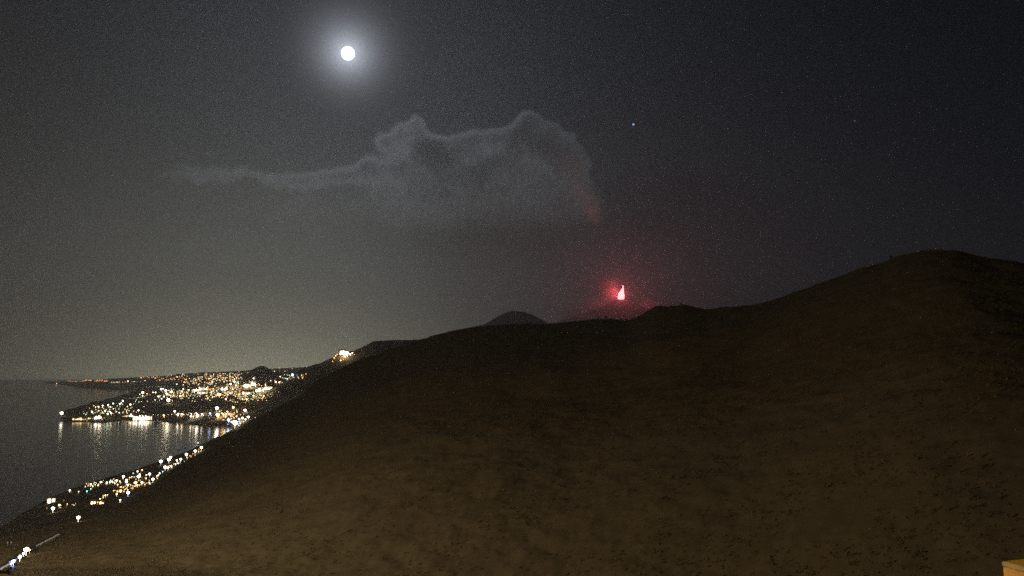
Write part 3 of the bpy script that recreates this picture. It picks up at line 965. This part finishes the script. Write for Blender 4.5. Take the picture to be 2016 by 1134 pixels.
# extra lamps added among the town lights to brighten streets and slopes
HT = iter(['left end', 'left quarter', 'middle', 'upper right quarter', 'right quarter', 'foot of the cone hill', 'right end'])
for X_, Y_, f_, c_ in ((1012, 588, z1, 'w'), (1240, 565, z1, 'w'), (1560, 560, z1, 'w'), (1000, 820, z1, 'w'), (600, 800, z1, 'y'), (1550, 800, z1, 'w'), (200, 620, z2, 'y'), (420, 600, z2, 'w'), (570, 600, z2, 'w'), (700, 640, z2, 'w'),
                        (320, 880, z2, 'o'), (460, 945, z2, 'w'), (1500, 300, z2, 'y')):
    px, py = f_(X_, Y_ + 14)
    o = lamp(px, py, 4, c_, 'tall %s lamp added to light the slope round it, %s' % (WORD[c_], ('at the harbour corner' if Y_ > 850 else 'in the ridge village' if X_ == 1500 else 'by the brightest quay building' if X_ == 1000 else 'middle of the promontory' if X_ == 600 else 'on the bay road' if X_ == 1550 else 'hill town, ' + next(HT))), 'tall lamps added to light the slopes', 8)
    if o:
        lp = bpy.data.objects.new('lamp_light', bpy.data.lights.new('lamp_light', 'POINT'))
        C.objects.link(lp); lp.parent = o; lp.location = (0, -6, 24)
        lp.data.energy = 1.3e5; lp.data.color = COL[c_]; lp.data.shadow_soft_size = 3
# near shore town ------------------------------------------------------
NEAR = [(568, 450, 24, 'w'), (640, 452, 16, 'g'), (708, 452, 20, 'c'), (695, 410, 14, 'g'), (740, 395, 20, 'g'), (755, 410, 18, 'y'), (740, 430, 14, 'g'), (775, 395, 14, 'g'), (820, 380, 24, 'w'), (800, 400, 14, 'g'), (870, 385, 24, 'w'), (895, 380, 20, 'g'),
        (900, 360, 16, 'g'), (915, 375, 20, 'g'), (950, 372, 26, 'w'), (935, 385, 18, 'y'), (1005, 342, 32, 'w'), (975, 365, 16, 'g'), (1030, 362, 22, 'w'), (1055, 335, 14, 'y'), (1075, 330, 16, 'y'), (1120, 292, 22, 'w'), (1157, 280, 22, 'o'),
        (1138, 318, 24, 'w'), (1130, 348, 34, 'w'), (1085, 300, 14, 'g'), (1190, 345, 18, 'y'), (1218, 322, 30, 'w'), (1190, 315, 16, 'g'), (1245, 368, 34, 'w'), (1215, 378, 18, 'y'), (1280, 325, 20, 'g'), (1300, 305, 22, 'g'), (1290, 320, 20, 'y'),
        (1310, 225, 36, 'w'), (1375, 210, 36, 'w'), (1390, 185, 30, 'w'), (1440, 203, 26, 'w'), (1472, 200, 30, 'w'), (1518, 163, 32, 'w'), (1590, 138, 32, 'w'), (1640, 110, 36, 'w'), (1345, 270, 36, 'w'), (1370, 265, 28, 'w'), (1395, 250, 22, 'w'),
        (1430, 230, 20, 'w'), (1450, 222, 18, 'w'), (1325, 290, 18, 'b'), (1030, 385, 34, 'w'), (1040, 405, 26, 'w')]
run(z3, NEAR, 'COLOUR lamp along the near shore of the bay', 'lamps along the near shore', 6, 4.139)
run(z3, [(958, 400, 20, 'o'), (985, 430, 30, 'o'), (1065, 400, 18, 'o'), (1040, 442, 20, 'o'), (1082, 425, 18, 'o'), (1105, 395, 34, 'y'), (1118, 408, 24, 'o'), (1155, 388, 28, 'y'), (1135, 400, 18, 'o'), (950, 480, 22, 'y'), (1180, 395, 14, 'o'),
         (925, 445, 16, 'o'), (1010, 450, 16, 'o')],
    'COLOUR lamp in the orange-lit lane of the near shore town', 'lamps of the orange-lit lane', 6, 4.139)
building(*z3(970, 445), 10, 'y', 'warm-lit house at the left end of the orange-lit lane', None, 7, 5.5)
lamp(*z3(1042, 480), 9, 'b', 'blue-white floodlight just below the orange-lit lane', None, 10)
lamp(*z3(978, 530), 6, 'w', 'white lamp below and left of the blue-white floodlight', None, 8)
building(*z3(760, 540), 8, 'y', 'warm-lit house at the left of the short lower row', None, 7, 6)
building(*z3(828, 540), 7, 'y', 'warm-lit house at the right of the short lower row', None, 6, 5)
run(z3, [(795, 545, 22, 'o'), (815, 520, 22, 'y'), (840, 500, 18, 'y'), (858, 490, 22, 'w'), (840, 485, 14, 'o'), (875, 480, 12, 'y')], 'COLOUR lamp in the short lower row of the near shore', 'lamps of the short lower row', 4, 4.139)
building(*z3(418, 530), 12, 'w', 'white-lit house at the left end of the near shore', None, 8, 7)
lamp(*z3(430, 612), 8.5, 'w', 'white lamp just below the leftmost lit house', None, 9)
lamp(*z3(482, 573), 6, 'y', 'warm yellow lamp right of the leftmost lit house', None, 6)
run(z3, [(382, 588, 16, 'o'), (520, 525, 12, 'o'), (545, 566, 12, 'o'), (598, 560, 16, 'o'), (640, 462, 12, 'o')], 'dim COLOUR lamp among the leftmost houses of the near shore', 'dim lamps among the leftmost houses', 1.2, 4.139)
lamp(*z3(637, 688), 8.5, 'w', 'white lamp alone on the dark slope below the shore town', None, 12)
run(z3, [(60, 880, 16, 'g'), (90, 878, 16, 'g')], 'very faint COLOUR lamp at the far left above the road', 'very faint lamps above the road', 0.25, 4.139)

# small boats on the bay by the near shore: single lights
M_hull = mat('boat_hull', (0.6, 0.6, 0.58), 0.5)
for X, Y, s, c, lab in ((1613, 62, 14, 'w', 'white-lit moored boat nearest the ridge'), (1513, 92, 9, 'b', 'small moored boat with faint bluish light, right of its twin'), (1460, 104, 8, 'b', 'small moored boat with the faintest bluish light, leftmost of three')):
    px, py = z3(X, Y)
    r_ = ray(px, py); p = at(px, py, H / -r_.z)
    root = bpy.data.objects.new('moored_boat', None); C.objects.link(root); root.location = (p.x, p.y, 0)
    root.rotation_euler.z = random.uniform(0, 3)
    tag(root, lab, 'boat', 'moored boats in the bay')
    bm = bmesh.new()
    secs = [(-5, .9, 1.0), (-3, 1.4, 1.0), (0, 1.6, 1.1), (3, 1.2, 1.3), (5, .08, 1.6)]
    rr = [[bm.verts.new((x, yy, zz)) for yy, zz in ((-b, h), (-b * .6, -.3), (b * .6, -.3), (b, h))] for x, b, h in secs]
    for a, b in zip(rr[:-1], rr[1:]):
        for k in range(4): bm.faces.new((a[k], a[(k + 1) % 4], b[(k + 1) % 4], b[k]))
    bm.faces.new(rr[0][::-1]); bm.faces.new(rr[-1])
    from_bm('hull', bm, M_hull, root)
    bm = bmesh.new(); bmesh.ops.create_cube(bm, size=1, matrix=Matrix.Translation((-.5, 0, 1.8)) @ Matrix.Diagonal((3.4, 1.9, 1.5, 1))); from_bm('cabin', bm, M_hull, root)
    bm = bmesh.new(); tube(bm, .07, 2.4, 5.0); from_bm('mast', bm, M_pole, root)
    bm = bmesh.new(); bmesh.ops.create_icosphere(bm, subdivisions=1, radius=1.3 if c == 'w' else .8, matrix=Matrix.Translation((0, 0, 5.6))); from_bm('lamp', bm, gmat(c, 7 if c == 'w' else 1.0), root)


# ------------------------------------------------------------------ road at the lower left with its lights
def ribbon(name, pix, width, m, lift=0.6, **k):
    P = []
    for px, py in pix:
        p = ground_hit(px, py)
        P.append(p)
    bm = bmesh.new(); prev = None
    Q = []
    for a, b in zip(P[:-1], P[1:]):
        for j in range(8): Q.append(a.lerp(b, j / 8))
    Q.append(P[-1])
    for i, p in enumerate(Q):
        dv = (Q[min(i + 1, len(Q) - 1)] - Q[max(i - 1, 0)]); dv.z = 0; dv.normalize()
        s_ = Vector((-dv.y, dv.x, 0)) * width / 2
        zz = max(gz(p.x, p.y), gz(p.x + s_.x, p.y + s_.y), gz(p.x - s_.x, p.y - s_.y)) + lift
        cur = [bm.verts.new((q.x, q.y, zz + dz)) for q, dz in ((p + s_, 0), (p - s_, 0), (p - s_, -3), (p + s_, -3))]
        if prev:
            for k_ in range(4): bm.faces.new((prev[k_], prev[(k_ + 1) % 4], cur[(k_ + 1) % 4], cur[k_]))
        prev = cur
    return from_bm(name, bm, m), Q


M_road = noisy('asphalt', (0.045, 0.045, 0.045), (0.07, 0.068, 0.064), 0.5)
rd, RQ = ribbon('road', [(-30, 1150), (0, 1125), (20, 1108), (45, 1092), (62, 1084), (90, 1067), (108, 1058), (122, 1051)], 9, M_road)
tag(rd, kind='structure')
for X, Y, s, c, st, lab in ((212, 965, 44, 'w', 9, 'biggest white lamp on the lower left road'), (190, 978, 30, 'w', 8, 'white lamp just left of the biggest one on the road'), (160, 1015, 34, 'w', 9, 'white lamp between two pairs on the lower left road'),
                            (108, 1052, 36, 'b', 9, 'bright blue-white lamp lowest of the big road lamps'), (90, 1062, 26, 'b', 5, 'blue-white lamp touching the lowest big road lamp'), (80, 1045, 24, 'v', 1.3, 'violet-blue lamp left of the lowest big road lamp'),
                            (105, 1085, 24, 'v', 1.0, 'violet-blue lamp beneath the lowest big road lamp'), (130, 1025, 18, 'v', .8, 'dim violet-blue lamp between the white and blue road lamps'), (240, 945, 16, 'y', 4, 'small warm yellow lamp at the upper end of the road lamps'),
                            (160, 985, 16, 'g', .6, 'dim greenish lamp left of the biggest road lamp')):
    px, py = z3(X, Y)
    lamp(px, py, s / 4.139, c, lab, None, st)
run(z3, line(z3, 300, 905, 480, 812, 14, 9, 'w', 2), 'faint COLOUR lamp in the thin line up the road', 'faint lamps in the thin road line', 0.22, 4.139)
run(z3, line(z3, 5, 1105, 75, 1062, 14, 10, 'w', 2), 'faint COLOUR lamp at the very bottom of the road', 'faint lamps at the bottom of the road', 0.4, 4.139)


# ------------------------------------------------------------------ faint lights of the plain: more than anybody could count
def far_lights():
    rng = random.Random(12)
    bms = {c: bmesh.new() for c in 'yog'}
    zones = [  # zoom-1 coordinates: x0, x1, y0(x), y1, n
        (385, 665, 450, 466, 26, 'oo'), (250, 370, 460, 468, 8, 'o'), (400, 560, 488, 502, 6, 'o'), (680, 870, 405, 430, 14, 'og'), (700, 960, 465, 490, 14, 'og'), (980, 1140, 384, 400, 18, 'o'), (985, 1140, 415, 432, 12, 'oy'),
        (1150, 1500, 400, 470, 50, 'ooy'), (1500, 2000, 380, 470, 90, 'ooyyg'), (1640, 2100, 400, 470, 90, 'oyyg'), (1900, 2450, 385, 430, 50, 'oyg'), (2250, 2650, 390, 440, 30, 'oyg'), (1400, 1700, 470, 500, 24, 'oyg'), (1650, 2000, 470, 540, 50, 'oyg'),
             (1160, 1500, 545, 640, 80, 'yyog'), (1450, 2000, 535, 620, 160, 'yyog'), (1880, 2260, 535, 655, 150, 'yyog'), (480, 700, 695, 790, 26, 'yg'), (620, 960, 700, 800, 30, 'yg'), (1300, 1650, 770, 812, 24, 'yo'), (1740, 2060, 740, 860, 50, 'yyo'),
             ]
    for a, b, n in (((700, 400), (1290, 330), 50), ((930, 440), (1250, 370), 34), ((1290, 310), (1640, 120), 30), ((400, 580), (640, 560), 8)):
        for _ in range(n):
            q = rng.random()
            px, py = z3(a[0] + (b[0] - a[0]) * q, a[1] + (b[1] - a[1]) * q + rng.uniform(-25, 15))
            zones.append(((px - 80) * 5.04, (px - 80) * 5.04, (py - 660) * 5.04, (py - 660) * 5.04, 1, 'yyog'))
    zones = zones + [
    ]
    for x0, x1, y0, y1, n, cs in zones:
        for _ in range(n):
            if n > 1 and y0 >= 520:
                px, py = z1(rng.gauss((x0 + x1) / 2, (x1 - x0) / 3.6), rng.gauss((y0 + y1) / 2, (y1 - y0) / 3.6))
            else:
                px, py = z1(rng.uniform(x0, x1), rng.uniform(y0, y1))
            p = ground_hit(px, py)
            if p is None: continue
            c = rng.choice(cs); D = math.hypot(p.x, p.y)
            if 6600 < D < 7100 and 470 < px < 560: continue
            r = rng.uniform(0.45, 1.0) * D / FPX
            bmesh.ops.create_icosphere(bms[c], subdivisions=1, radius=r, matrix=Matrix.Translation((p.x, p.y, gz(p.x, p.y) + r * 1.4)))
    bm = bmesh.new()
    me = bpy.data.meshes.new('far_town_lights')
    off = 0
    for k, c in enumerate('yog'):
        tmp = bpy.data.meshes.new('t'); bms[c].to_mesh(tmp); bms[c].free()
        n0 = len(bm.faces); bm.from_mesh(tmp); bm.faces.ensure_lookup_table()
        for f in bm.faces[n0:]: f.material_index = k
        bpy.data.meshes.remove(tmp)
    bm.to_mesh(me); bm.free()
    o = link('far_town_lights', me, [gmat('y', 2.4), gmat('o', 2.2), gmat('g', 1.6)])
    tag(o, 'countless faint orange and yellow lights spread over the distant coastal plain', 'town lights', kind='stuff')


far_lights()


# ------------------------------------------------------------------ terrace wall at the lower right, and the lamp that lights it
def parapet():
    A = at(1975.5, 1105, 7.0)
    root = bpy.data.objects.new('terrace_wall', None); C.objects.link(root)
    root.location = (A.x, A.y, A.z); root.rotation_euler.z = R(18)
    tag(root, 'orange-lit rendered terrace wall at the bottom right corner', 'wall')
    m = noisy('rendered_masonry', (0.46, 0.34, 0.15), (0.60, 0.45, 0.22), 6.0, bump=0.004)
    m2 = noisy('stone_coping', (0.30, 0.29, 0.22), (0.42, 0.40, 0.30), 9.0, bump=0.004)
    bm = bmesh.new()
    bmesh.ops.create_cube(bm, size=1, matrix=Matrix.Translation((0.30, -2.0, -0.92)) @ Matrix.Diagonal((0.612, 4.012, 1.76, 1)))
    bmesh.ops.bevel(bm, geom=bm.edges[:], offset=0.006, segments=2, affect='EDGES')
    from_bm('wall_body', bm, m, root)
    bm = bmesh.new()
    bmesh.ops.create_cube(bm, size=1, matrix=Matrix.Translation((0.30, -2.0, -0.02)) @ Matrix.Diagonal((0.62, 4.02, 0.038, 1)))
    bmesh.ops.bevel(bm, geom=bm.edges[:], offset=0.006, segments=2, affect='EDGES')
    from_bm('coping', bm, m2, root)


parapet()


def terrace_lamp():
    root = bpy.data.objects.new('terrace_lamp', None); C.objects.link(root)
    root.location = (2.2, 1.0, 246.4)
    tag(root, 'orange street lamp standing on the terrace beside the wall', 'street lamp')
    bm = bmesh.new(); tube(bm, .07, 0, 5.2, n=16, r2=.045); tube(bm, .12, 0, .35, n=16); from_bm('pole', bm, M_pole, root, True)
    bm = bmesh.new(); bmesh.ops.create_cone(bm, cap_ends=True, segments=24, radius1=.26, radius2=.08, depth=.22, matrix=Matrix.Translation((0, 0, 5.55))); from_bm('lamp_hood', bm, M_pole, root)
    bm = bmesh.new(); bmesh.ops.create_uvsphere(bm, u_segments=20, v_segments=12, radius=.14, matrix=Matrix.Translation((0, 0, 5.32))); from_bm('lamp_globe', bm, glowmat('sodium_globe', (1, .5, .12), 12, 'AUTO'), root, True)
    lp = bpy.data.objects.new('lamp_light', bpy.data.lights.new('lamp_light', 'POINT'))
    C.objects.link(lp); lp.parent = root; lp.location = (0, 0, 5.0)
    lp.data.energy = 1350; lp.data.color = (1.0, 0.47, 0.04); lp.data.shadow_soft_size = .15


terrace_lamp()
# tall lamps added out of frame at the left to brighten the hillside
for x_, y_, pw in ((-425, 335, 2.3e6), (-470, 300, 2.3e6)):
    root = bpy.data.objects.new('fill_lamp', None); C.objects.link(root)
    root.location = (x_, y_, gz(x_, y_) - .5)
    tag(root, 'tall flood lamp added out of frame to fill the hillside, %s the viewer' % ('nearer' if x_ > -450 else 'farther from'), 'street lamp', 'flood lamps added to fill the hillside')
    bm = bmesh.new(); tube(bm, .3, 0, 24, n=12, r2=.15); from_bm('pole', bm, M_pole, root)
    bm = bmesh.new(); bmesh.ops.create_cone(bm, cap_ends=True, segments=16, radius1=1.6, radius2=.5, depth=.6, matrix=Matrix.Translation((0, 0, 24.4))); from_bm('lamp_hood', bm, M_pole, root)
    bm = bmesh.new(); bmesh.ops.create_icosphere(bm, subdivisions=2, radius=.7, matrix=Matrix.Translation((0, 0, 24))); from_bm('lamp_globe', bm, gmat('o', 12), root)
    lp = bpy.data.objects.new('lamp_light', bpy.data.lights.new('lamp_light', 'POINT'))
    C.objects.link(lp); lp.parent = root; lp.location = (0, 0, 22)
    lp.data.energy = pw; lp.data.color = (1.0, 0.77, 0.52); lp.data.shadow_soft_size = 1.0
# terrace the viewer stands on, just under the frame
bm = bmesh.new()
bmesh.ops.create_cube(bm, size=1, matrix=Matrix.Translation((1, -2.0, 245.9)) @ Matrix.Diagonal((13, 14, 1.0, 1)))
tag(from_bm('pavement', bm, noisy('terrace_paving', (0.22, 0.2, 0.17), (0.3, 0.28, 0.24), 3.0)), kind='structure')

# ------------------------------------------------------------------ haze
bm = bmesh.new()
x0, x1, y0, y1, z0_, z1_ = -31000, 25000, -3000, 30000, -42.0, BOX_TOP
bmesh.ops.create_cube(bm, size=1, matrix=Matrix.Translation(((x0 + x1) / 2, (y0 + y1) / 2, (z0_ + z1_) / 2)) @ Matrix.Diagonal((x1 - x0, y1 - y0, z1_ - z0_, 1)))
HZ = volume_mat('night_haze', (0.85, 0.85, 0.84), 5.0e-5, 0.72)
tag(from_bm('haze', bm, HZ), 'thin night haze over sea and hills', 'haze', kind='stuff')
